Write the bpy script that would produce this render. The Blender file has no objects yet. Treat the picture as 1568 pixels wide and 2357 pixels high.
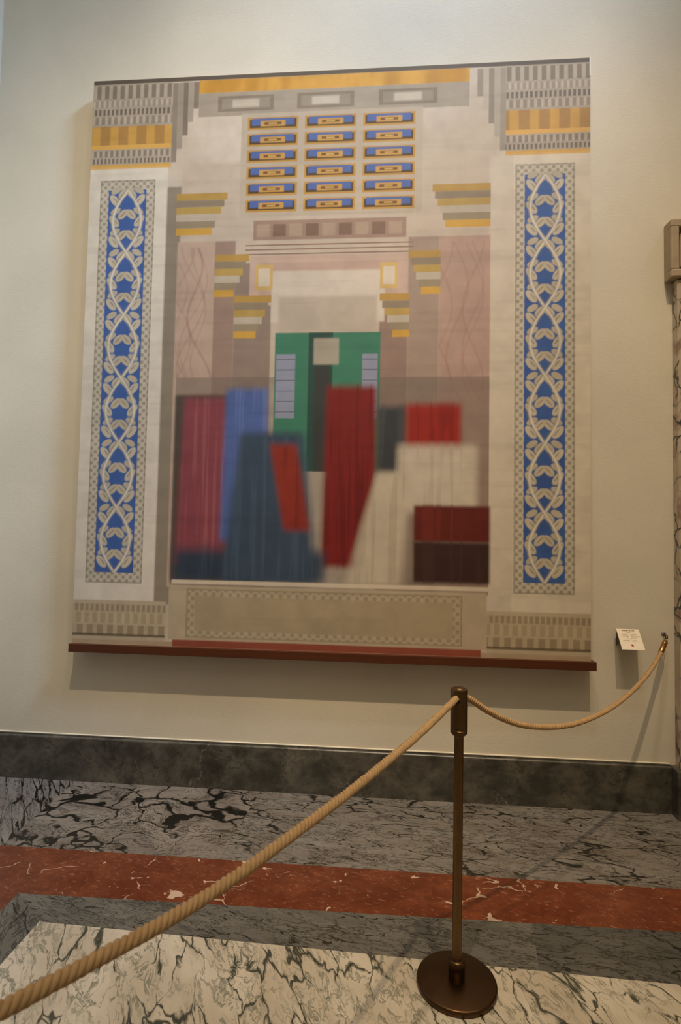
import bpy, bmesh, math, random
import numpy as np
from mathutils import Vector, Matrix

S = bpy.context.scene
COL = S.collection
random.seed(4)

# ------------------------------------------------------------------ camera
F_PX, YAW, PITCH, ROLL = 1281.38, 0.0796, 0.0449, 0.0191
CAM = Vector((1.9424, -3.4653, 1.5654))
fw = Vector((-math.sin(YAW) * math.cos(PITCH), math.cos(YAW) * math.cos(PITCH), math.sin(PITCH)))
r0 = Vector((math.cos(YAW), math.sin(YAW), 0)); u0 = r0.cross(fw)
rt = math.cos(ROLL) * r0 + math.sin(ROLL) * u0
up = -math.sin(ROLL) * r0 + math.cos(ROLL) * u0
cd = bpy.data.cameras.new('camera'); cam = bpy.data.objects.new('camera', cd); COL.objects.link(cam)
cam.matrix_world = Matrix(((rt.x, up.x, -fw.x, CAM.x), (rt.y, up.y, -fw.y, CAM.y), (rt.z, up.z, -fw.z, CAM.z), (0, 0, 0, 1)))
cd.sensor_fit = 'VERTICAL'; cd.sensor_height = 36; cd.lens = F_PX / 2357 * 36
cd.clip_start = 0.05; cd.clip_end = 100
cd.dof.use_dof = True; cd.dof.focus_distance = 2.8; cd.dof.aperture_fstop = 4.5
S.camera = cam

# ------------------------------------------------------------------ view, world, lights
S.view_settings.view_transform = 'Standard'; S.view_settings.look = 'None'
S.view_settings.gamma = 1.0; S.view_settings.exposure = 0.0
try: S.view_settings.use_curve_mapping = False
except Exception: pass
w = bpy.data.worlds.new('world'); S.world = w; w.use_nodes = True
w.node_tree.nodes['Background'].inputs[0].default_value = (0.5, 0.55, 0.6, 1)
w.node_tree.nodes['Background'].inputs[1].default_value = 0.02

def light(name, kind, loc, target, energy, color, **kw):
    d = bpy.data.lights.new(name, kind); d.energy = energy; d.color = color
    for k, v in kw.items(): setattr(d, k, v)
    o = bpy.data.objects.new(name, d); COL.objects.link(o); o.location = loc
    o.rotation_euler = (Vector(target) - Vector(loc)).to_track_quat('-Z', 'Y').to_euler()
    return o
# warm ceiling spotlight over the picture, and cool daylight from a skylight to the right
light('spotlight_a', 'SPOT', (1.45, -3.6, 8.7), (0.3, 0, 0.7), 980, (1.0, 0.80, 0.54), spot_size=math.radians(48), spot_blend=1.0, shadow_soft_size=0.05)
light('spotlight_b', 'SPOT', (3.0, -3.6, 8.7), (3.05, 0, 0.4), 1080, (1.0, 0.75, 0.45), spot_size=math.radians(45), spot_blend=1.0, shadow_soft_size=0.05)
light('wall_washer', 'SPOT', (2.3, -2.5, 8.9), (2.05, 0, 4.9), 560, (1.0, 0.93, 0.92), spot_size=math.radians(50), spot_blend=1.0, shadow_soft_size=0.1)
light('skylight', 'AREA', (5.9, -2.5, 8.85), (-0.9, 0, 2.4), 52, (0.44, 0.68, 1.0), shape='RECTANGLE', size=1.6, size_y=1.2, spread=math.radians(45))
light('room_light', 'AREA', (3.0, -5.6, 8.9), (3.0, -4.6, 0), 112, (1.0, 0.885, 0.63), shape='RECTANGLE', size=6.5, size_y=5.0)

# ------------------------------------------------------------------ helpers
def lin(h, k=1.0):
    c = [int(h[i:i + 2], 16) / 255 for i in (0, 2, 4)]
    return tuple(k * (x / 12.92 if x <= 0.04045 else ((x + 0.055) / 1.055) ** 2.4) for x in c)

def obj(name, bm, mat, parent=None, smooth=False):
    me = bpy.data.meshes.new(name); bm.to_mesh(me); bm.free()
    for m in (mat if isinstance(mat, (list, tuple)) else [mat]): me.materials.append(m)
    if smooth: me.polygons.foreach_set('use_smooth', [True] * len(me.polygons))
    o = bpy.data.objects.new(name, me); COL.objects.link(o)
    if parent: o.parent = parent
    return o

def tag(o, label=None, cat=None, group=None, kind=None):
    if label: o['label'] = label
    if cat: o['category'] = cat
    if group: o['group'] = group
    if kind: o['kind'] = kind
    return o

def empty(name, loc=(0, 0, 0)):
    o = bpy.data.objects.new(name, None); COL.objects.link(o); o.location = loc
    o.empty_display_size = 0.1
    return o

def box(bm, x0, x1, y0, y1, z0, z1, bev=0.0, mi=0):
    vs = [bm.verts.new((x, y, z)) for x in (x0, x1) for y in (y0, y1) for z in (z0, z1)]
    fs = []
    for q in ((0, 1, 3, 2), (4, 6, 7, 5), (0, 4, 5, 1), (2, 3, 7, 6), (0, 2, 6, 4), (1, 5, 7, 3)):
        f = bm.faces.new([vs[i] for i in q]); f.material_index = mi; fs.append(f)
    bmesh.ops.recalc_face_normals(bm, faces=fs)
    if bev:
        es = list({e for f in fs for e in f.edges})
        bmesh.ops.bevel(bm, geom=es, offset=bev, segments=2, affect='EDGES', profile=0.5)

def lathe(bm, prof, n=48, loc=(0, 0, 0)):
    rings = []
    for r, z in prof:
        if r < 1e-6: rings.append([bm.verts.new((loc[0], loc[1], loc[2] + z))])
        else: rings.append([bm.verts.new((loc[0] + r * math.cos(2 * math.pi * i / n), loc[1] + r * math.sin(2 * math.pi * i / n), loc[2] + z)) for i in range(n)])
    for a, b in zip(rings, rings[1:]):
        for i in range(n):
            j = (i + 1) % n
            if len(a) == 1 and len(b) == 1: continue
            if len(a) == 1: bm.faces.new((a[0], b[j], b[i]))
            elif len(b) == 1: bm.faces.new((a[i], a[j], b[0]))
            else: bm.faces.new((a[i], a[j], b[j], b[i]))
    bmesh.ops.recalc_face_normals(bm, faces=bm.faces[:])

def tube(bm, pts, rad, n=10, cap=True):
    pts = [Vector(p) for p in pts]
    N = len(pts); T = []
    for i in range(N): T.append((pts[min(i + 1, N - 1)] - pts[max(i - 1, 0)]).normalized())
    nv = T[0].orthogonal().normalized(); rings = []
    for i in range(N):
        nv = (nv - nv.dot(T[i]) * T[i]).normalized(); b = T[i].cross(nv)
        r = rad[i] if hasattr(rad, '__len__') else rad
        rings.append([bm.verts.new(pts[i] + r * (math.cos(2 * math.pi * k / n) * nv + math.sin(2 * math.pi * k / n) * b)) for k in range(n)])
    for a, b in zip(rings, rings[1:]):
        for k in range(n): bm.faces.new((a[k], a[(k + 1) % n], b[(k + 1) % n], b[k]))
    if cap: bm.faces.new(rings[0][::-1]); bm.faces.new(rings[-1])

def resample(pts, step, closed=False):
    """Catmull-Rom through pts, resampled at even arc length"""
    P = [Vector(p) for p in pts]; P = [2 * P[0] - P[1]] + P + [2 * P[-1] - P[-2]]
    fine = []
    for i in range(1, len(P) - 2):
        a, b, c, d = P[i - 1:i + 3]
        for k in range(40):
            t = k / 40
            fine.append(0.5 * ((2 * b) + (c - a) * t + (2 * a - 5 * b + 4 * c - d) * t * t + (3 * b - a - 3 * c + d) * t ** 3))
    fine.append(P[-2])
    L = [0]
    for a, b in zip(fine, fine[1:]): L.append(L[-1] + (b - a).length)
    n = max(2, int(L[-1] / step)); out = []; j = 0
    for i in range(n + 1):
        s = L[-1] * i / n
        while j < len(L) - 2 and L[j + 1] < s: j += 1
        t = (s - L[j]) / max(1e-9, L[j + 1] - L[j]); out.append(fine[j].lerp(fine[j + 1], t))
    return out

class NT:
    def __init__(s, name, rough=0.5, spec=0.5, metal=0.0):
        s.m = bpy.data.materials.new(name); s.m.use_nodes = True; s.t = s.m.node_tree; s.n = s.t.nodes; s.l = s.t.links
        s.b = s.n['Principled BSDF']
        s.set(s.b, 'Roughness', rough); s.set(s.b, 'Specular IOR Level', spec); s.set(s.b, 'Metallic', metal)
        s.tc = s.n.new('ShaderNodeTexCoord')
    def put(s, sock, v):
        if isinstance(v, bpy.types.NodeSocket): s.l.new(v, sock)
        elif isinstance(v, tuple) and len(v) == 3 and sock.type == 'RGBA': sock.default_value = (*v, 1)
        else: sock.default_value = v
    def set(s, node, k, v): s.put(node.inputs[k], v)
    def co(s, rot=0.0, scale=(1, 1, 1), loc=(0, 0, 0)):
        m = s.n.new('ShaderNodeMapping'); s.l.new(s.tc.outputs['Object'], m.inputs[0])
        m.vector_type = 'POINT'
        r = s.n.new('ShaderNodeVectorRotate'); r.rotation_type = 'Z_AXIS'; s.l.new(s.tc.outputs['Object'], r.inputs['Vector'])
        r.inputs['Angle'].default_value = rot; s.l.new(r.outputs[0], m.inputs[0])
        m.inputs['Scale'].default_value = scale; m.inputs['Location'].default_value = loc
        return m.outputs[0]
    def noise(s, co, scale, detail=4, rough=0.5, dist=0.0, out=0):
        n = s.n.new('ShaderNodeTexNoise'); s.l.new(co, n.inputs['Vector'])
        s.set(n, 'Scale', scale); s.set(n, 'Detail', detail); s.set(n, 'Roughness', rough); s.set(n, 'Distortion', dist)
        return n.outputs[out]
    def vor(s, co, scale, feature='DISTANCE_TO_EDGE', out='Distance'):
        n = s.n.new('ShaderNodeTexVoronoi'); n.feature = feature; s.l.new(co, n.inputs['Vector']); s.set(n, 'Scale', scale)
        return n.outputs[out]
    def ma(s, op, a, b=0.0, c=None, clamp=False):
        n = s.n.new('ShaderNodeMath'); n.operation = op; n.use_clamp = clamp
        s.put(n.inputs[0], a); s.put(n.inputs[1], b)
        if c is not None: s.put(n.inputs[2], c)
        return n.outputs[0]
    def warp(s, co, scale, amt, detail=3):
        n = s.noise(co, scale, detail, 0.55, 0.0, 1)
        v = s.n.new('ShaderNodeVectorMath'); v.operation = 'SUBTRACT'; s.l.new(n, v.inputs[0]); v.inputs[1].default_value = (.5, .5, .5)
        k = s.n.new('ShaderNodeVectorMath'); k.operation = 'SCALE'; s.l.new(v.outputs[0], k.inputs[0]); k.inputs['Scale'].default_value = amt
        a = s.n.new('ShaderNodeVectorMath'); a.operation = 'ADD'; s.l.new(co, a.inputs[0]); s.l.new(k.outputs[0], a.inputs[1])
        return a.outputs[0]
    def step(s, v, lo, hi):      # 0 below lo, 1 above hi
        n = s.n.new('ShaderNodeMapRange'); n.interpolation_type = 'SMOOTHSTEP'
        s.put(n.inputs['Value'], v); s.put(n.inputs['From Min'], lo); s.put(n.inputs['From Max'], hi)
        return n.outputs[0]
    def mix(s, f, a, b):
        n = s.n.new('ShaderNodeMix'); n.data_type = 'RGBA'
        s.put(n.inputs['Factor'], f); s.put(n.inputs[6], a); s.put(n.inputs[7], b)
        return n.outputs[2]
    def color(s, v): s.set(s.b, 'Base Color', v)
    def bump(s, h, strength=0.2, dist=0.005):
        n = s.n.new('ShaderNodeBump'); s.set(n, 'Strength', strength); s.set(n, 'Distance', dist); s.put(n.inputs['Height'], h)
        s.l.new(n.outputs[0], s.b.inputs['Normal'])

# ------------------------------------------------------------------ materials
def m_plaster(name, c):
    t = NT(name, 0.75, 0.25); co = t.co()
    a = t.noise(co, 1.3, 4); t.color(t.mix(t.step(a, .3, .7), tuple(x * .94 for x in c), tuple(x * 1.04 for x in c)))
    co2 = t.co(scale=(40, 40, 140)); t.bump(t.noise(co2, 1.0, 4, .6), 0.22, 0.003); return t.m
PLASTER = m_plaster('cream_plaster', lin('dcd3c2'))
CEIL = m_plaster('ceiling_plaster', (.55, .53, .5))

def ridge(t, co, scale, width, detail=7, rough=.58, dist=0.0):
    """thin winding lines where a noise field crosses its middle"""
    n = t.noise(co, scale, detail, rough, dist)
    a = t.ma('ABSOLUTE', t.ma('SUBTRACT', n, .5))
    return t.ma('SUBTRACT', 1.0, t.step(a, 0.0, width))
def m_breccia(name, g1, g2, vein, rot, sc, stretch, width, fine, off, rough=0.33, patch=0.60, warp=0.35):
    t = NT(name, rough, 0.45)
    co = t.co(rot, (1, stretch, 1), off); wc = t.warp(t.warp(co, 2.2, warp), 9, 0.09)
    tone = t.noise(wc, 3.0, 7, .62)
    base = t.mix(t.step(tone, .3, .7), g1, g2)
    base = t.mix(t.ma('MULTIPLY', t.step(t.noise(wc, 30, 6, .72), .46, .72), .45), base, tuple(x * .45 for x in g1))
    reg = t.step(t.noise(co, 1.7, 3), .36, .66)
    # outlines of the rounded lumps, broken up and of uneven thickness
    d = t.ma('ADD', t.vor(wc, sc), t.ma('MULTIPLY', t.ma('SUBTRACT', t.noise(wc, 16, 5, .7), .5), .16))
    v1 = t.ma('SUBTRACT', 1.0, t.step(d, t.ma('MULTIPLY', reg, width * .35), t.ma('ADD', t.ma('MULTIPLY', reg, width), .006)))
    v2 = t.ma('MULTIPLY', ridge(t, t.warp(wc, 4, .12), sc * 1.3, .015), t.step(t.noise(co, 2.7, 2), .30, .46))
    v3 = t.ma('MULTIPLY', ridge(t, wc, sc * 3.2, .034, 6, .62), t.ma('MULTIPLY', t.step(t.noise(co, 3.9, 3), .36, .56), .85))
    blot = t.step(t.ma('ADD', t.noise(t.warp(wc, 6, .10), 3.6, 5, .55), t.ma('MULTIPLY', reg, .05)), patch + .07, patch + .085)
    v = t.ma('MAXIMUM', t.ma('MAXIMUM', v1, t.ma('MULTIPLY', v2, .85)), t.ma('MAXIMUM', v3, blot))
    c = t.mix(v, base, vein); t.color(c)
    t.set(t.b, 'Roughness', t.ma('ADD', rough, t.ma('MULTIPLY', tone, .12)))
    return t.m
G1, G2, BK = lin('766e67'), lin('91887f'), lin('14130f')
BREC_A = m_breccia('grey_breccia_marble', G1, G2, BK, 0.1, 4.2, 1.35, .085, .05, (3.1, 1.7, 0), patch=.575, warp=.5)
BREC_B = m_breccia('grey_streaked_marble', G1, lin('88847f'), lin('22211d'), 0.12, 3.4, 2.9, .04, .06, (7.3, 2.2, 0), patch=.62, warp=.4)
BREC_C = m_breccia('grey_banded_marble', G1, lin('8a8683'), BK, 0.95, 2.4, 8.0, .09, .10, (1.3, 5.2, 0), patch=.58, warp=.12)
BORD_A = m_breccia('grey_border_marble', lin('605e5a'), lin('74716c'), lin('262520'), 0.25, 3.6, 3.4, .012, .045, (9.3, .2, 0), patch=.74, warp=.3)
BORD_B = m_breccia('darker_grey_border_marble', lin('50504e'), lin('656361'), lin('22211e'), 0.1, 2.6, 2.6, .02, .03, (2.3, 6.2, 0), patch=.68, warp=.3)
BORD_C = m_breccia('side_border_marble', lin('5a5954'), lin('74716c'), lin('1e1f1a'), 1.2, 3.0, 2.2, .03, .05, (4.3, 8.2, 0), patch=.64, warp=.3)

def m_white():
    t = NT('white_green_veined_marble', 0.3, 0.45)
    co = t.co(1.15, (1, 2.4, 1), (2.2, .8, 0)); wc = t.warp(t.warp(co, 2.4, .5), 12, .08)
    base = t.mix(t.step(t.noise(wc, 2.5, 5), .35, .7), lin('beb2a2'), lin('d3c9bb'))
    base = t.mix(t.ma('MULTIPLY', t.step(t.noise(wc, 9, 7, .75), .50, .75), .45), base, lin('9a9282'))
    reg = t.step(t.noise(co, 1.9, 4), .36, .62)
    rag = t.ma('SUBTRACT', t.noise(wc, 22, 6, .78), .5)
    d = t.ma('ADD', t.vor(wc, 4.4), t.ma('MULTIPLY', rag, .13))
    soft = t.ma('MULTIPLY', t.ma('SUBTRACT', 1.0, t.step(d, 0, t.ma('ADD', t.ma('MULTIPLY', reg, .09), .025))), .55)
    hard = t.ma('MULTIPLY', t.ma('SUBTRACT', 1.0, t.step(d, t.ma('MULTIPLY', reg, .012), t.ma('ADD', t.ma('MULTIPLY', reg, .075), .005))), t.ma('MULTIPLY', t.step(reg, .1, .35), .9))
    f2 = t.ma('MULTIPLY', ridge(t, wc, 5.5, .034, 8, .64), t.ma('MULTIPLY', t.step(t.noise(co, 2.2, 3), .38, .54), .75))
    f3 = t.ma('MULTIPLY', ridge(t, wc, 2.4, .009, 8, .6), .5)
    c = t.mix(soft, base, lin('8b887a')); c = t.mix(t.ma('MAXIMUM', f2, f3), c, lin('5d6355')); c = t.mix(hard, c, lin('2a3029')); t.color(c)
    return t.m
WHITE = m_white()

def m_red(name, k, off):
    t = NT(name, 0.32, 0.45)
    co = t.co(.05, (1, 1.3, 1), off); wc = t.warp(co, 5, .12)
    base = t.mix(t.step(t.noise(wc, 5, 6, .65), .35, .68), lin('632a12', k), lin('7c4026', k))
    base = t.mix(t.ma('MULTIPLY', t.step(t.noise(wc, 26, 6, .75), .42, .62), .45), base, lin('4e2214', k))
    sp = t.step(t.noise(t.warp(t.co(.3, (1, 2.2, 1), off), 9, .08), 30, 5, .65), .57, .66)
    base = t.mix(t.ma('MULTIPLY', sp, .5), base, lin('a8735c', k))
    d = t.vor(t.warp(wc, 3, .3), 2.3)
    v = t.ma('MULTIPLY', t.ma('SUBTRACT', 1.0, t.step(t.ma('ADD', d, t.ma('MULTIPLY', t.ma('SUBTRACT', t.noise(wc, 25, 3), .5), .02)), .001, .010)), t.step(t.noise(co, 2.3, 2), .53, .57))
    d2 = t.vor(t.warp(wc, 6, .2), 6.5)
    v2 = t.ma('MULTIPLY', t.ma('SUBTRACT', 1.0, t.step(d2, .001, .02)), t.ma('MULTIPLY', t.step(t.noise(co, 3.7, 2), .62, .70), .35))
    bl = t.step(t.noise(t.warp(co, 12, .08), 8.5, 3, .55), .665, .68)
    v = t.ma('MAXIMUM', t.ma('MAXIMUM', v, v2), bl)
    t.color(t.mix(v, base, lin('c8ad98')))
    return t.m
RED_A = m_red('red_marble', 1.0, (1.2, .4, 0)); RED_B = m_red('paler_red_marble', 1.12, (5.1, 2.2, 0))

def m_skirt():
    t = NT('dark_grey_skirting_stone', 0.38, 0.5); co = t.co(scale=(1, 1, 1.2)); wc = t.warp(co, 4, .15)
    b = t.mix(t.step(t.noise(wc, 6, 7, .65), .3, .72), lin('35332e'), lin('6a655c'))
    b = t.mix(t.ma('MULTIPLY', t.step(t.noise(wc, 26, 6, .7), .45, .7), .5), b, lin('33322c'))
    cz = t.co(scale=(1, 1, .45)); wz = t.warp(cz, 7, .10)
    v = t.ma('MULTIPLY', ridge(t, wz, 2.6, .006, 8, .62), t.step(t.noise(cz, 2.1, 2), .50, .62))
    v2 = t.ma('MULTIPLY', ridge(t, wc, 4.5, .016, 8, .65), t.step(t.noise(co, 3.1, 2), .42, .55))
    c = t.mix(t.ma('MULTIPLY', v2, .7), b, lin('1d1c19')); c = t.mix(t.ma('MULTIPLY', v, .55), c, lin('a09a8c')); t.color(c)
    return t.m
SKIRT = m_skirt()

def m_doorstone():
    t = NT('pale_veined_door_marble', 0.4, 0.45); co = t.co(scale=(1.6, 1, 1)); wc = t.warp(t.warp(co, 3, .35), 12, .05)
    b = t.mix(t.step(t.noise(wc, 4, 5), .35, .7), lin('b9a893'), lin('cdbfac'))
    n = t.noise(wc, 4.0, 6, .6); b = t.mix(t.step(n, .52, .66), b, lin('9c7f70'))
    d = t.vor(wc, 6)
    v = t.ma('MULTIPLY', t.ma('SUBTRACT', 1.0, t.step(d, .01, .07)), t.step(t.noise(co, 5, 2), .40, .55))
    t.color(t.mix(v, b, lin('46463c'))); return t.m
DOORST = m_doorstone()

def m_plain(name, c, rough=.5, spec=.5, metal=0.0, var=.12, sc=20, bump=0.0):
    t = NT(name, rough, spec, metal); n = t.noise(t.co(), sc, 4)
    t.color(t.mix(n, tuple(x * (1 - var) for x in c), tuple(x * (1 + var) for x in c)))
    if bump: t.bump(t.noise(t.co(), sc * 12, 3), bump, .001)
    return t.m
CORBEL = m_plain('worn_stone_moulding', lin('a8957c'), .6, .3, var=.2, sc=14, bump=.3)
BRONZE = m_plain('bronze', (.19, .115, .055), .34, .5, 1.0, .18, 30)
BRONZE_D = m_plain('dark_bronze', (.10, .058, .030), .38, .5, 1.0, .15, 30)
BRASS = m_plain('aged_brass', (.42, .22, .08), .32, .5, 1.0, .3, 60)
CARD = m_plain('ivory_card', lin('efe2cf'), .5, .3, 0, .02)
INK = m_plain('grey_ink', lin('a08d80'), .7, .2, 0, .02)
INK_D = m_plain('dark_ink', lin('6a5a50'), .7, .2, 0, .02)
STAMP = m_plain('crimson_ink', lin('a83848'), .7, .2, 0, .05)
BRACKET = m_plain('grey_bracket', lin('6d665c'), .5, .4)
LILAC = m_plain('lilac_grey_metal', lin('8f8a8c'), .4, .5, .3)
DOORWOOD = m_plain('dark_door_wood', lin('4a3020'), .4, .4, 0, .2, 8)
PATCH = m_plain('white_bare_canvas', lin('e8e6e2'), .7, .2, 0, .02)

def m_wood():
    t = NT('reddish_brown_wood', .45, .4); co = t.co(scale=(1.2, 18, 30)); n = t.noise(co, 2, 5, .6)
    t.color(t.mix(n, lin('45200d'), lin('5c3016'))); return t.m
WOOD = m_wood()

def m_rope():
    t = NT('natural_hemp_rope', .85, .15); co = t.co(); n = t.noise(co, 60, 4, .6)
    t.color(t.mix(n, lin('a8845c'), lin('cfae84'))); t.bump(t.noise(co, 420, 3, .7), .5, .0015); return t.m
ROPE = m_rope()

def m_print():
    t = NT('printed_canvas', .55, .3)
    a = t.n.new('ShaderNodeVertexColor'); a.layer_name = 'pigment'; t.color(a.outputs[0])
    t.bump(t.noise(t.co(), 900, 2), .15, .0006); return t.m
PRINT = m_print()

# ------------------------------------------------------------------ the room
XL, XR, YF, ZC = -0.72, 7.2, -9.5, 9.2
bm = bmesh.new(); box(bm, XL - .2, XR + .2, 0, .2, 0, ZC); tag(obj('wall_back', bm, PLASTER), kind='structure')
bm = bmesh.new(); box(bm, XL - .2, XL, YF, 0, 0, ZC); tag(obj('wall_left', bm, PLASTER), kind='structure')
bm = bmesh.new(); box(bm, XR, XR + .2, YF, 0, 0, ZC); tag(obj('wall_right', bm, PLASTER), kind='structure')
bm = bmesh.new(); box(bm, XL - .2, XR + .2, YF - .2, YF, 0, ZC); tag(obj('wall_front', bm, PLASTER), kind='structure')
bm = bmesh.new(); box(bm, XL - .2, XR + .2, YF - .2, .2, ZC, ZC + .2); tag(obj('ceiling', bm, CEIL), kind='structure')

# marble floor, laid in bands that follow the walls; the slabs of a band differ in their veining
fm = [BREC_A, BREC_B, BREC_C, RED_A, RED_B, BORD_A, BORD_B, BORD_C, WHITE]
bm = bmesh.new()
def slab(pts, mi):
    f = bm.faces.new([bm.verts.new((x, y, 0)) for x, y in pts]); f.material_index = mi
def redT(x): return -.7565 + .002 * (x - 1.7)
def redB(x): return -1.100 + (x - .39) * .021
def whT(x): return -1.258 - (x - .58) * .027
L0, L1, L2, L3 = XL, .062, .388, .584
slab([(L0, 0), (.03, 0), (.068, redT(.07)), (L1, redT(L1)), (L0, redT(L1))], 2)
slab([(.03, 0), (1.21, 0), (1.17, redT(1.17)), (.068, redT(.07))], 0)
slab([(1.21, 0), (XR, 0), (XR, redT(XR)), (1.17, redT(1.17))], 1)
slab([(L0, redT(L1)), (L1, redT(L1)), (L1, YF), (L0, YF)], 2)
slab([(L1, redT(L1)), (.86, redT(.86)), (.84, redB(.84)), (L2, redB(L2)), (L1, redB(L2))], 3)
slab([(.86, redT(.86)), (2.184, redT(2.18)), (2.169, redB(2.17)), (.84, redB(.84))], 3)
slab([(2.184, redT(2.18)), (XR, redT(XR)), (XR, redB(XR)), (2.169, redB(2.17))], 4)
slab([(L1, redB(L2)), (L2, redB(L2)), (L2, YF), (L1, YF)], 3)
slab([(L2, redB(L2)), (2.569, redB(2.57)), (2.53, whT(2.53)), (L3, whT(L3))], 5)
slab([(2.569, redB(2.57)), (XR, redB(XR)), (XR, whT(XR)), (2.53, whT(2.53))], 6)
slab([(L2, redB(L2)), (L3, whT(L3)), (L3, YF), (L2, YF)], 7)
slab([(L3, whT(L3)), (XR, whT(XR)), (XR, YF), (L3, YF)], 8)
bmesh.ops.recalc_face_normals(bm, faces=bm.faces[:])
for f in bm.faces:
    if f.normal.z < 0: f.normal_flip()
tag(obj('floor', bm, fm), kind='structure')

# skirting with a small plaster lip, a dark groove and a rounded top edge
def profile_run(bm, prof, a, b, axis):
    """sweep a (depth, height) outline from a to b along an axis"""
    R = []
    for s in (a, b):
        R.append([bm.verts.new((s, -d, z) if axis == 'x' else (XL + d, s, z)) for d, z in prof])
    n = len(prof)
    for i in range(n): bm.faces.new((R[0][i], R[0][(i + 1) % n], R[1][(i + 1) % n], R[1][i]))
    bm.faces.new(R[0][::-1]); bm.faces.new(R[1]); bmesh.ops.recalc_face_normals(bm, faces=bm.faces[:])
SK = [(0, 0), (.030, 0), (.030, .258), (.0285, .2635), (.025, .2670), (.016, .2692), (.013, .267), (.0125, .276), (.0, .276)]
bm = bmesh.new(); profile_run(bm, SK, XL + .0302, 3.6245, 'x'); tag(obj('baseboard_back', bm, SKIRT), kind='structure')
bm = bmesh.new(); profile_run(bm, SK, YF, 0, 'y'); tag(obj('baseboard_left', bm, SKIRT), kind='structure')
bm = bmesh.new(); profile_run(bm, [(0, .2762), (.0075, .2762), (.0075, .2785), (.005, .2805), (0, .2815)], XL + .0302, 3.6245, 'x')
tag(obj('trim_1', bm, PLASTER), kind='structure')

# stone door surround at the right edge
D = empty('door_1', (4.55, 0, 0)); tag(D, kind='structure')
def at(o): o.location = (-4.55, 0, 0); return o
bm = bmesh.new()
for x0, x1 in ((3.66, 3.98), (5.12, 5.44)):
    s = 1 if x0 < 4 else -1; xo = x0 if s > 0 else x1
    xs = lambda a, b: (min(xo + s * a, xo + s * b), max(xo + s * a, xo + s * b))
    a, b = xs(0, .06); box(bm, a, b, -.065, 0, 0, 3.14, .004)
    a, b = xs(.06, .10); box(bm, a, b, -.052, 0, 0, 3.14, .003)
    a, b = xs(.10, .32); box(bm, a, b, -.085, 0, 0, 3.14, .004)
at(obj('jamb', bm, DOORST, D))
bm = bmesh.new()
x0, x1, z0, z1 = 3.615, 5.485, 3.145, 3.50
pr = [(0, 0), (.075, 0), (.085, .008), (.085, .05), (.06, .062), (.045, .075)]
# lintel block with a framed, sunk panel
box(bm, x0, x1, -.048, 0, z0, z1, .006)
for a in ((x0, x1, z0, z0 + .05), (x0, x1, z1 - .05, z1), (x0, x0 + .05, z0 + .045, z1 - .045), (x1 - .05, x1, z0 + .045, z1 - .045)):
    box(bm, a[0], a[1], -.088, -.04, a[2], a[3], .009)
for a in ((x0 + .065, x1 - .065, z0 + .065, z0 + .08), (x0 + .065, x1 - .065, z1 - .08, z1 - .065), (x0 + .065, x0 + .08, z0 + .065, z1 - .065), (x1 - .08, x1 - .065, z0 + .065, z1 - .065)):
    box(bm, a[0], a[1], -.062, -.04, a[2], a[3], .004)
at(obj('lintel', bm, CORBEL, D))
bm = bmesh.new(); box(bm, 3.625, 3.99, -.105, 0, 0, .272, .006); box(bm, 5.11, 5.475, -.105, 0, 0, .272, .006)
at(obj('plinth', bm, SKIRT, D))
bm = bmesh.new(); box(bm, 3.98, 5.12, -.02, 0, 0, 3.145)
for i in range(2):
    for j in range(3): box(bm, 4.06 + i * .53, 4.51 + i * .53, -.034, -.01, .2 + j * .97, 1.05 + j * .97, .01)
at(obj('door_leaf', bm, DOORWOOD, D))
bm = bmesh.new(); lathe(bm, [(0, 0), (.012, 0), (.012, .04), (.03, .05), (.032, .07), (.02, .085), (0, .088)], 20)
kn = obj('handle', bm, BRASS, D, True); kn.location = (.45 - .95, -.02, 1.05); kn.rotation_euler = (math.pi / 2, 0, 0)

# ------------------------------------------------------------------ the picture: a plain colour-field canvas
W, H, ZB, YP = 3.15, 3.645, 0.8715, -0.09
NX, NZ = 760, 880
A, B = np.meshgrid(np.linspace(0, 1, NX), np.linspace(0, 1, NZ))
rng = np.random.default_rng(3)
def fbm(sx, sz, octs=4, seed=0):
    r = np.random.default_rng(seed); out = np.zeros_like(A); amp = 1; tot = 0
    for o in range(octs):
        gx, gz = int(sx * 2 ** o) + 2, int(sz * 2 ** o) + 2; g = r.random((gz + 1, gx + 1))
        u = A * (gx - 1); v = B * (gz - 1); i = u.astype(int); j = v.astype(int); fu = u - i; fv = v - j
        fu = fu * fu * (3 - 2 * fu); fv = fv * fv * (3 - 2 * fv)
        out += amp * ((g[j, i] * (1 - fu) + g[j, i + 1] * fu) * (1 - fv) + (g[j + 1, i] * (1 - fu) + g[j + 1, i + 1] * fu) * fv)
        tot += amp; amp *= .55
    return out / tot
def ss(x): x = np.clip(x, 0, 1); return x * x * (3 - 2 * x)
IMG = np.zeros((NZ, NX, 3))
def paint(mask, c, k=1.0):
    c = np.array(lin(c) if isinstance(c, str) else c); m = (mask * k)[..., None]; IMG[:] = IMG * (1 - m) + c * m
def rect(a0, a1, b0, b1, c=None, soft=.0012, k=1.0):
    s = soft; m = ss((A - a0) / s + .5) * ss((a1 - A) / s + .5) * ss((B - b0) / s + .5) * ss((b1 - B) / s + .5)
    if c is not None: paint(m, c, k)
    return m
def oval(a, b, ra, rb, c, k=1.0, ang=0.0):
    x = (A - a); y = (B - b) * H / W
    X = x * math.cos(ang) + y * math.sin(ang); Y = -x * math.sin(ang) + y * math.cos(ang)
    paint(ss((1 - np.sqrt((X / ra) ** 2 + (Y / rb) ** 2)) * 4), c, k)
n1, n2, n3 = fbm(6, 7, 5, 1), fbm(40, 46, 3, 2), fbm(14, 3, 4, 5)
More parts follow.
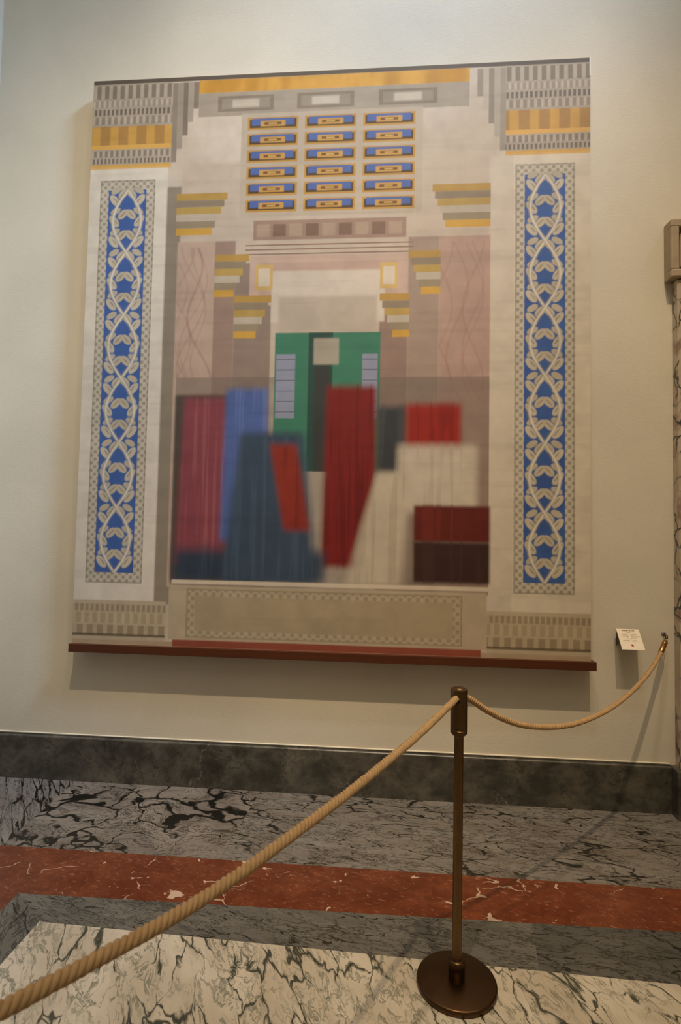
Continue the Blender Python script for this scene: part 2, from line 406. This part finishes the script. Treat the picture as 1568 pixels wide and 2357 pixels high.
paint(np.ones_like(A), 'cdbfae'); paint(ss((n1 - .45) * 4), 'b7a794', .7)
# wide pale side margins and the upper middle field
rect(.0, .165, .07, .84, 'd8cdbe'); rect(.855, 1, .07, .84, 'd4c7b4')
rect(.165, .196, .07, .80, '8d8070', .006); rect(.812, .857, .10, .80, 'cdbfac', .004)
rect(.196, .81, .45, .84, 'bfae9c', .01)
for a0, a1, c in ((.19, .268, 'b99f8e'), (.268, .31, '9a8072'), (.31, .385, '8f7c70'), (.60, .655, '92786c'), (.655, .715, 'a08a7c'), (.715, .812, 'b09284')):
    rect(a0, a1, .10, .66 if .3 < a0 < .65 else .70, c, .004)
paint(rect(.196, .812, .10, .46) * 1.0, '6f6258', .55)
for i in range(14):          # loose veining over the stone-coloured fields
    ph = rng.random() * 6; a0 = rng.choice([.195, .23, .275, .72, .75, .78]); 
    m = np.exp(-((A - a0 - .02 * np.sin(B * 30 + ph) - .12 * (B - .6) * rng.choice([-1, 1])) / .0022) ** 2) * rect(.192, .268, .46, .69) + \
        np.exp(-((A - a0 - .02 * np.sin(B * 26 + ph)) / .0022) ** 2) * rect(.715, .81, .42, .69)
    paint(np.clip(m, 0, 1), '8f5f54', .22)
# gold band along the top and stepped horizontal bands in both upper corners
rect(0, 1, .992, 1, '5a5046'); rect(.225, .77, .968, .992, 'c08a34'); paint(rect(.225, .77, .968, .992) * ss((n3 - .5) * 6), 'e0aa4c', .6)
rect(.225, .77, .925, .968, 'a39685', .002)
for a0 in (.265, .428, .592):
    rect(a0, a0 + .115, .933, .961, '857868', .002); rect(a0 + .008, a0 + .107, .938, .956, '968a79', .003); rect(a0 + .03, a0 + .085, .940, .954, 'c4b7a4', .006)
def bands(a0, a1):
    rect(a0, a1, .840, .992, 'a99b8a')
    for b0, b1, c, per in ((.965, .990, '7a6e60', 60), (.950, .962, '95897b', 90), (.935, .946, '5f554a', 110), (.918, .932, '8a7d6e', 75),
                           (.880, .914, 'a8792f', 26), (.872, .880, 'd9a548', 0), (.858, .870, '7d7164', 85), (.846, .855, '6a5f53', 120), (.836, .844, 'd2a042', 0)):
        m = rect(a0, a1, b0, b1); paint(m, c, .85)
        if per: paint(m * ss(np.sin(A * per * 6.283) * 1.5 + .3), 'cdbfac' if per != 26 else 'd9a84e', .55)
bands(0, .17); bands(.84, 1)
for k in range(5):
    rect(.17 + k * .011, .181 + k * .011, .845 + k * .024, .99, ['8b7e70', '9c8f80', '7d7164', 'a59888', '857868'][k], .002)
    rect(.829 - k * .011, .84 - k * .011, .845 + k * .024, .99, ['9b8e80', 'ac9f90', '8d8174', 'b5a898', '958878'][k], .002)
# plain grid of blue and gold tiles, set square
rect(.315, .68, .742, .928, 'b7a794', .003)
for i in range(3):
    for j in range(6):
        a0 = .328 + i * .117; b0 = .750 + j * .0295
        rect(a0, a0 + .103, b0, b0 + .0225, 'b98b3e'); rect(a0 + .004, a0 + .099, b0 + .0035, b0 + .019, '4d3820')
        rect(a0 + .008, a0 + .095, b0 + .008, b0 + .0205, '4a629c'); rect(a0 + .026, a0 + .077, b0 + .006, b0 + .0165, 'c2924a', .002); rect(a0 + .034, a0 + .069, b0 + .009, b0 + .0135, '6b4a28', .002); rect(a0 + .043, a0 + .060, b0 + .010, b0 + .0125, 'c9a058', .001)
# quiet horizontal bands below the grid
rect(.345, .65, .700, .735, '9a7f70', .002)
for i in range(9): rect(.352 + i * .033, .378 + i * .033, .706, .728, '7d6152' if i % 2 else 'a8907c', .002)
for b in (.690, .682, .674): rect(.33, .665, b, b + .0022, '8d6f64', .001)
rect(.34, .655, .585, .672, 'c0a595', .004); rect(.36, .635, .60, .66, 'b89c8d', .003); rect(.385, .61, .555, .645, 'cdbfb0', .006)
for a0, b0 in ((.352, .612), (.60, .612)): rect(a0, a0 + .035, b0, b0 + .045, 'c9a868', .003); rect(a0 + .006, a0 + .029, b0 + .007, b0 + .038, 'cfc0ac', .003)
rect(.40, .595, .540, .60, 'b7a898', .010)
# gold lined steps left and right
for a0, a1, bt in ((.185, .29, .787), (.268, .338, .676), (.31, .385, .603)):
    for k in range(6): rect(a0, a1 - k * .006, bt - (k + 1) * .0125, bt - k * .0125, ['b08c48', '8d7d68', 'b39452', 'b9ab98', '94846c', 'c79a44'][k], .0015)
for a0, a1, bt in ((.70, .812, .79), (.655, .717, .676), (.60, .658, .603)):
    for k in range(6): rect(a0 + k * .005, a1, bt - (k + 1) * .0125, bt - k * .0125, ['b08c48', '8d7d68', 'b39452', 'b9ab98', '94846c', 'c79a44'][k], .0015)
# green field with two pale panes
rect(.395, .603, .30, .537, '3f7a62', .003); rect(.462, .51, .30, .537, '2c4a42', .003); rect(.475, .505, .30, .48, '3a3c3a', .003)
rect(.398, .436, .39, .50, '8f93a6', .003); rect(.568, .598, .39, .50, '8f93a6', .003)
for k in range(6): rect(.398, .436, .40 + k * .018, .4015 + k * .018, '5f6470', .001); rect(.568, .598, .40 + k * .018, .4015 + k * .018, '5f6470', .001)
rect(.472, .522, .482, .527, 'a59c8c', .006)
# upright colour fields, each a plain soft block with faint vertical brushing
brush = fbm(120, 4, 3, 9)
def field(a0, a1, b0, b1, c, c2, soft=.012, lean=0.0, flare=0.0):
    global A
    A0 = A; t = (b1 - B) / (b1 - b0); m_ = .5 * (a0 + a1)
    A = m_ + (A - m_ - lean * t) / (1 + flare * np.clip(t, 0, 1))
    m = rect(a0, a1, b0, b1, None, soft * 1.6); A = A0
    paint(m, c); paint(m * ss((brush - .5) * 6), c2, .6)
field(.196, .36, .11, .43, '4f463e', '5a5048', .006)
field(.215, .300, .14, .425, '84414a', '9c5a60', flare=.25)
field(.300, .382, .18, .44, '50639a', '6a7cb0', flare=.15)
field(.500, .597, .14, .445, '7a1f1d', '5e1414', flare=.12)
field(.600, .655, .25, .41, '3a3c40', '4c4e52')
field(.205, .50, .112, .165, '2f3a4a', '3f4a5c', .02)
field(.330, .455, .112, .365, '39485a', '46566a', .014, flare=.5)
field(.390, .442, .20, .345, '8a2f22', '742418', .012, lean=.03)
field(.655, .760, .325, .415, '96261c', '7d1c16', .012)
field(.640, .79, .235, .345, 'c3b5a2', 'b1a28e', .014)
field(.600, .665, .112, .30, 'bfb09a', 'a99a84', .012, lean=-.035, flare=.6)
field(.672, .815, .185, .245, '5f2018', '742a20', .006)
field(.672, .815, .118, .185, '3a2420', '462c26', .006)
rect(.20, .82, .106, .113, 'd0c0aa', .003)
# blue strips with a simple pale lattice
def strip(a0, a1, b0, b1):
    rect(a0 - .018, a1 + .018, b0 - .018, b1 + .018, 'a99f90'); rect(a0 - .015, a1 + .015, b0 - .015, b1 + .015, 'c6bba9')
    m = rect(a0 - .018, a1 + .018, b0 - .018, b1 + .018)
    paint(m * ss(np.sin(A * 420) * np.sin(B * 480) * 3), '8a8172', .7)
    rect(a0, a1, b0, b1, '40609f'); ins = rect(a0 + .001, a1 - .001, b0, b1); mid = (a0 + a1) / 2; hw = (a1 - a0) / 2
    paint(ins * ss((n1 - .5) * 5), '3a5290', .6)
    per = (b1 - b0) / 3.0
    for k in range(18):
        b = b0 + (k + .5) * (b1 - b0) / 18
        for s in (-1, 1):
            oval(mid + s * hw * .66, b, .0165, .0085, 'c4b8a4', 1, s * .9); oval(mid + s * hw * .60, b + .018, .013, .007, 'b9ad99', 1, -s * .5); oval(mid + s * hw * .22, b + .012, .0145, .0085, 'bdb09b', 1, -s * .8)
            oval(mid + s * hw * .22, b + .012, .010, .0012, '857a69', .8, -s * .8)
            oval(mid + s * hw * .60, b, .009, .0012, '7c7262', .8, s * .9)
    for s in (-1, 1):
        x = mid + s * hw * .74 * np.sin((B - b0) / per * math.pi * 2)
        paint(ins * np.exp(-((A - x) / .0042) ** 2), '8b8170', .8); paint(ins * np.exp(-((A - x - .0008) / .0028) ** 2), 'dcd2c2')
strip(.041, .121, .122, .797); strip(.877, .953, .122, .802)
# stepped foot bands and the empty tablet
for a0, a1 in ((0, .19), (.81, 1)):
    rect(a0, a1, .008, .075, 'b9a890', .003)
    for b0, b1, c, per in ((.056, .068, '8e7d66', 95), (.036, .054, 'a69478', 60), (.016, .033, '8d7b62', 48), (.014, .018, '4e4230', 0)):
        m = rect(a0, a1, b0, b1, None, .003); paint(m, c, .8)
        if per: paint(m * ss(np.sin(A * per * 6.283) * 2), 'cbb99c', .5)
rect(.196, .81, .012, .104, 'b5a38a', .004)
rect(.231, .765, .016, .098, '9a8a70', .0015); rect(.234, .762, .018, .096, 'b3a288', .0015)
m = rect(.234, .762, .018, .096); paint(m * ss(np.sin(A * 380) * np.sin(B * 440) * 3), '8a7c64', .6)
rect(.249, .748, .028, .086, 'a8967a', .0015)
rect(0, 1, 0, .008, 'b09a80', .002); rect(.205, .80, 0, .012, '8f4a38', .003)
# age of the surface
IMG *= (.90 + .20 * n2)[..., None] * (.93 + .14 * n1)[..., None]
IMG *= (1 - .06 * ss((fbm(3, 60, 3, 8) - .55) * 8))[..., None]

P = empty('painting', (W / 2, YP, ZB))
xs = A * W - W / 2; zs = B * H
co = np.zeros((NX * NZ, 3), np.float32); co[:, 0] = xs.ravel(); co[:, 2] = zs.ravel()
co[:, 1] = -0.0012 * np.abs(np.sin(xs.ravel() * .9 + 1) * np.sin(zs.ravel() * 2.1))
idx = np.arange(NX * NZ).reshape(NZ, NX)
q = np.stack([idx[:-1, :-1], idx[:-1, 1:], idx[1:, 1:], idx[1:, :-1]], -1).reshape(-1, 4)
me = bpy.data.meshes.new('canvas'); me.vertices.add(len(co)); me.vertices.foreach_set('co', co.ravel())
me.loops.add(q.size); me.loops.foreach_set('vertex_index', q.ravel().astype(np.int32))
me.polygons.add(len(q)); me.polygons.foreach_set('loop_start', np.arange(0, q.size, 4, dtype=np.int32))
try: me.polygons.foreach_set('loop_total', np.full(len(q), 4, np.int32))
except Exception: pass
me.update(calc_edges=True)
ca = me.color_attributes.new('pigment', 'FLOAT_COLOR', 'POINT')
ca.data.foreach_set('color', np.concatenate([IMG.reshape(-1, 3), np.ones((NX * NZ, 1))], 1).astype(np.float32).ravel())
me.materials.append(PRINT); me.polygons.foreach_set('use_smooth', [True] * len(me.polygons))
cv = bpy.data.objects.new('canvas', me); COL.objects.link(cv); cv.parent = P
bm = bmesh.new()
for a in ((-W / 2, W / 2, 0, .05), (-W / 2, W / 2, H - .05, H), (-W / 2, -W / 2 + .05, .05, H - .05), (W / 2 - .05, W / 2, .05, H - .05), (-.03, .03, .05, H - .05)):
    box(bm, a[0], a[1], .0008, .055, a[2], a[3])
st = obj('stretcher', bm, m_plain('canvas_edge', lin('b09c80'), .7, .2), P)
bm = bmesh.new(); box(bm, W / 2 - .006, W / 2 + .0015, -.002, .03, H - .115, H + .001); obj('bare_corner', bm, PATCH, P)
tag(P, 'huge unframed picture with blue ornamental side strips, standing on a wooden ledge', 'painting')

bm = bmesh.new(); box(bm, -.004, W + .022, -.118, -.001, ZB - .050, ZB, .0015)
tag(obj('wooden_ledge', bm, WOOD), 'long reddish-brown wooden ledge fixed to the wall beneath the large picture', 'ledge')

# ------------------------------------------------------------------ tilted information card
TL, TR = Vector((3.321, -.03, 1.056)), Vector((3.449, -.03, 1.056))
BR_, BL_ = Vector((3.443, -.115, .951)), Vector((3.315, -.115, .951))
C0 = (BL_ + BR_) / 2; ux = Vector((1, 0, 0)); uy = (TL - BL_); uy.x = 0; hc = uy.length; uy.normalize(); un = ux.cross(uy).normalized()
card_w = .128
K = empty('information_card', (3.382, -.03, .95)); tag(K, 'tilted ivory information card with red emblem, on the wall right of the picture', 'card')
def local(bmx):
    M = Matrix(((ux.x, uy.x, un.x, C0.x), (ux.y, uy.y, un.y, C0.y), (ux.z, uy.z, un.z, C0.z), (0, 0, 0, 1)))
    bmx.transform(Matrix.Translation((-3.382, .03, -.95)) @ M)
bm = bmesh.new(); box(bm, -card_w / 2, card_w / 2, 0, hc, -.003, 0, .0006); local(bm); obj('card', bm, CARD, K)
lines = [(.115, -.032, .036), (.111, -.0105, .011), (.0985, -.042, -.006), (.0985, .006, .045), (.0925, -.052, -.006), (.0925, .006, .028), (.0865, -.036, -.006), (.0865, .008, .058), (.0805, -.042, -.004), (.0805, .006, .036), (.074, -.018, -.004), (.074, .006, .040), (.067, -.006, .006), (.0585, -.044, -.004), (.0585, .010, .034), (.054, -.036, -.008), (.054, .004, .030)]
bm = bmesh.new()
for y, a, b in lines:
    x = a
    while x < b - .001:
        l = min(random.uniform(.004, .010), b - x); box(bm, x, x + l, y, y + .0019, .0002, .0005); x += l + .0014
local(bm); obj('small_print', bm, INK, K)
cu = bpy.data.curves.new('heading', 'FONT'); cu.body = 'Melozzo da Forl\u00ec'; cu.size = .0105; cu.align_x = 'CENTER'; cu.extrude = .0002; cu.offset = .0003
to = bpy.data.objects.new('tmp', cu); COL.objects.link(to); bpy.context.view_layer.update()
tm = bpy.data.meshes.new_from_object(to.evaluated_get(bpy.context.evaluated_depsgraph_get())); bpy.data.objects.remove(to)
bm = bmesh.new(); bm.from_mesh(tm); bm.transform(Matrix.Translation((0, .1215, .0005))); local(bm); obj('heading', bm, INK_D, K)
bm = bmesh.new()
for k in range(9):
    a = k * math.tau / 9; r = .006
    for s in (1,):
        vs = [bm.verts.new((.0 + r * math.cos(a + t) * q_, .028 + r * math.sin(a + t) * q_, .0006)) for t, q_ in ((-.28, .5), (-.3, 1.1), (.3, 1.1), (.28, .5))]
        bm.faces.new(vs)
vs = [bm.verts.new((.003 * math.cos(i * math.tau / 14), .028 + .003 * math.sin(i * math.tau / 14), .0007)) for i in range(14)]; bm.faces.new(vs)
vs = [bm.verts.new(v) for v in ((.001, .020, .0007), (.0055, .018, .0007), (.007, .024, .0007), (.003, .025, .0007))]; bm.faces.new(vs)
local(bm); obj('emblem', bm, STAMP, K)
bm = bmesh.new()
for x in (-.052, .040):
    vs = [(x, -.001, 1.046), (x, -.029, 1.046), (x, -.100, .960), (x, -.001, .960)]
    a = [bm.verts.new((3.382 + v[0], v[1], v[2])) for v in vs]; b = [bm.verts.new((3.382 + v[0] + .012, v[1], v[2])) for v in vs]
    bm.faces.new(a); bm.faces.new(b[::-1])
    for i in range(4): bm.faces.new((a[i], b[i], b[(i + 1) % 4], a[(i + 1) % 4]))
box(bm, 3.325, 3.44, -.006, 0, .955, 1.05)
bmesh.ops.recalc_face_normals(bm, faces=bm.faces[:]); bm.transform(Matrix.Translation((-3.382, .03, -.95))); obj('bracket', bm, BRACKET, K)

# ------------------------------------------------------------------ stanchion
SX, SY = 2.2193, -1.4078
ST = empty('stanchion', (SX, SY, 0)); tag(ST, 'slim bronze barrier post with round base standing on the marble floor', 'barrier post')
bm = bmesh.new(); lathe(bm, [(0, 0), (.136, 0), (.1395, .003), (.1395, .015), (.1375, .0195), (.133, .0215), (.03, .0235), (0, .0235)], 96); obj('base', bm, BRONZE_D, ST, True)
bm = bmesh.new(); lathe(bm, [(0, .023), (.0285, .023), (.0285, .083), (.0272, .087), (.0235, .090), (.017, .091)], 48); obj('collar', bm, BRONZE_D, ST, True)
bm = bmesh.new(); lathe(bm, [(.0168, .085), (.0168, .868)], 40); obj('pole', bm, BRONZE, ST, True)
bm = bmesh.new(); lathe(bm, [(0, .858), (.0175, .858), (.0182, .862), (.0235, .866), (.0305, .874), (.0308, .8845), (.0296, .8855), (.0296, .8875), (.0308, .8885), (.0308, 1.024), (.0295, 1.0285), (.0265, 1.0305), (.0205, 1.031), (.0195, 1.0325), (.017, 1.0335), (0, 1.0335)], 64)
head = obj('head', bm, BRONZE, ST, True)
# rope path: from near the camera, through the post, to the wall
left = [(1.330, -3.00, 1.005), (1.375, -2.920, .985), (1.463, -2.763, .954), (1.521, -2.658, .938), (1.564, -2.581, .927), (1.611, -2.496, .918), (1.668, -2.395, .915), (1.73, -2.284, .918), (1.86, -2.05, .927), (1.97, -1.854, .943), (2.074, -1.668, .963), (2.17, -1.497, .990), (SX, SY, 1.000)]
right = [(2.258, -1.369, .985), (2.337, -1.291, .922), (2.418, -1.21, .867), (2.506, -1.124, .820), (2.6, -1.031, .785), (2.727, -.905, .751), (2.867, -.766, .733), (3.056, -.579, .739), (3.234, -.402, .777), (3.393, -.245, .842), (3.492, -.147, .905), (3.545, -.094, .955)]
bmc = bmesh.new(); tube(bmc, [(2.150 - SX, -1.535 - SY, .981), (2.19 - SX, -1.462 - SY, .992), (0, 0, .999), (2.26 - SX, -1.367 - SY, .985), (2.33 - SX, -1.297 - SY, .93)], .0150, 24)
cut = obj('cutter', bmc, BRONZE_D, ST)
bpy.context.view_layer.update()
md = head.modifiers.new('hole', 'BOOLEAN'); md.object = cut; md.operation = 'DIFFERENCE'; md.solver = 'EXACT'
nm = bpy.data.meshes.new_from_object(head.evaluated_get(bpy.context.evaluated_depsgraph_get()))
head.modifiers.clear(); head.data = nm; bpy.data.objects.remove(cut)
try: nm.set_sharp_from_angle(angle=math.radians(35))
except Exception: pass

# ------------------------------------------------------------------ rope
R0 = Vector((SX, SY, .9))
RP = empty('barrier_rope', R0); tag(RP, 'twisted natural hemp rope passing through the bronze post and hooked to the wall', 'rope')
path = resample(left + right, .0036)
T = [(path[min(i + 1, len(path) - 1)] - path[max(i - 1, 0)]).normalized() for i in range(len(path))]
nv = T[0].orthogonal().normalized(); fr = []
for i in range(len(path)):
    nv = (nv - nv.dot(T[i]) * T[i]).normalized(); fr.append((nv.copy(), T[i].cross(nv)))
bm = bmesh.new(); RAD, PITCHR = .0124, .040
for s in range(3):
    pts = []
    for i, p_ in enumerate(path):
        a = -math.tau * (i * .0036 / PITCHR + s / 3); n_, b_ = fr[i]
        pts.append(p_ + (RAD * .54) * (math.cos(a) * n_ + math.sin(a) * b_) - R0)
    jit = [RAD * .47 * (1 + .045 * math.sin(i * .37 + s) + random.uniform(-.03, .03)) for i in range(len(path))]
    tube(bm, pts, jit, 9)
obj('rope', bm, ROPE, RP, True)
# brass end fitting
e = path[-1]; hook = Vector((3.592, -.047, 1.006)); dr = (hook - e).normalized()
bm = bmesh.new(); lathe(bm, [(.0, -.024), (.0132, -.024), (.0142, -.022), (.0142, .040), (.0135, .042), (.0142, .044), (.0142, .060), (.010, .067), (.0, .069)], 28)
bm.transform(Matrix.Translation(e - R0) @ dr.to_track_quat('Z', 'Y').to_matrix().to_4x4()); obj('ferrule', bm, BRASS, RP, True)
bm = bmesh.new(); c = e + dr * .076
tube(bm, [c - R0 + .011 * (math.cos(t * math.tau / 16 + .3) * dr + math.sin(t * math.tau / 16 + .3) * dr.cross(Vector((0, 1, .4))).normalized()) for t in range(15)], .0028, 8)
obj('hook', bm, BRONZE, RP, True)
# wall fixing
Rg = empty('wall_ring', (3.598, 0, 1.03)); tag(Rg, 'small round metal wall fixing with an eye ring that holds the rope hook', 'wall ring')
bm = bmesh.new(); lathe(bm, [(0, 0), (.013, 0), (.013, .003), (.009, .006), (0, .007)], 28); bm.transform(Matrix.Rotation(math.pi / 2, 4, 'X')); obj('wall_plate', bm, LILAC, Rg, True)
bm = bmesh.new(); tube(bm, [(0, -.004, 0), (0, -.018, -.002), (0, -.026, -.006)], .003, 10)
tube(bm, [(0.0, -.036 + .011 * math.cos(t * math.tau / 20), -.012 + .011 * math.sin(t * math.tau / 20)) for t in range(21)], .0028, 8)
obj('eye_ring', bm, BRONZE_D, Rg, True)
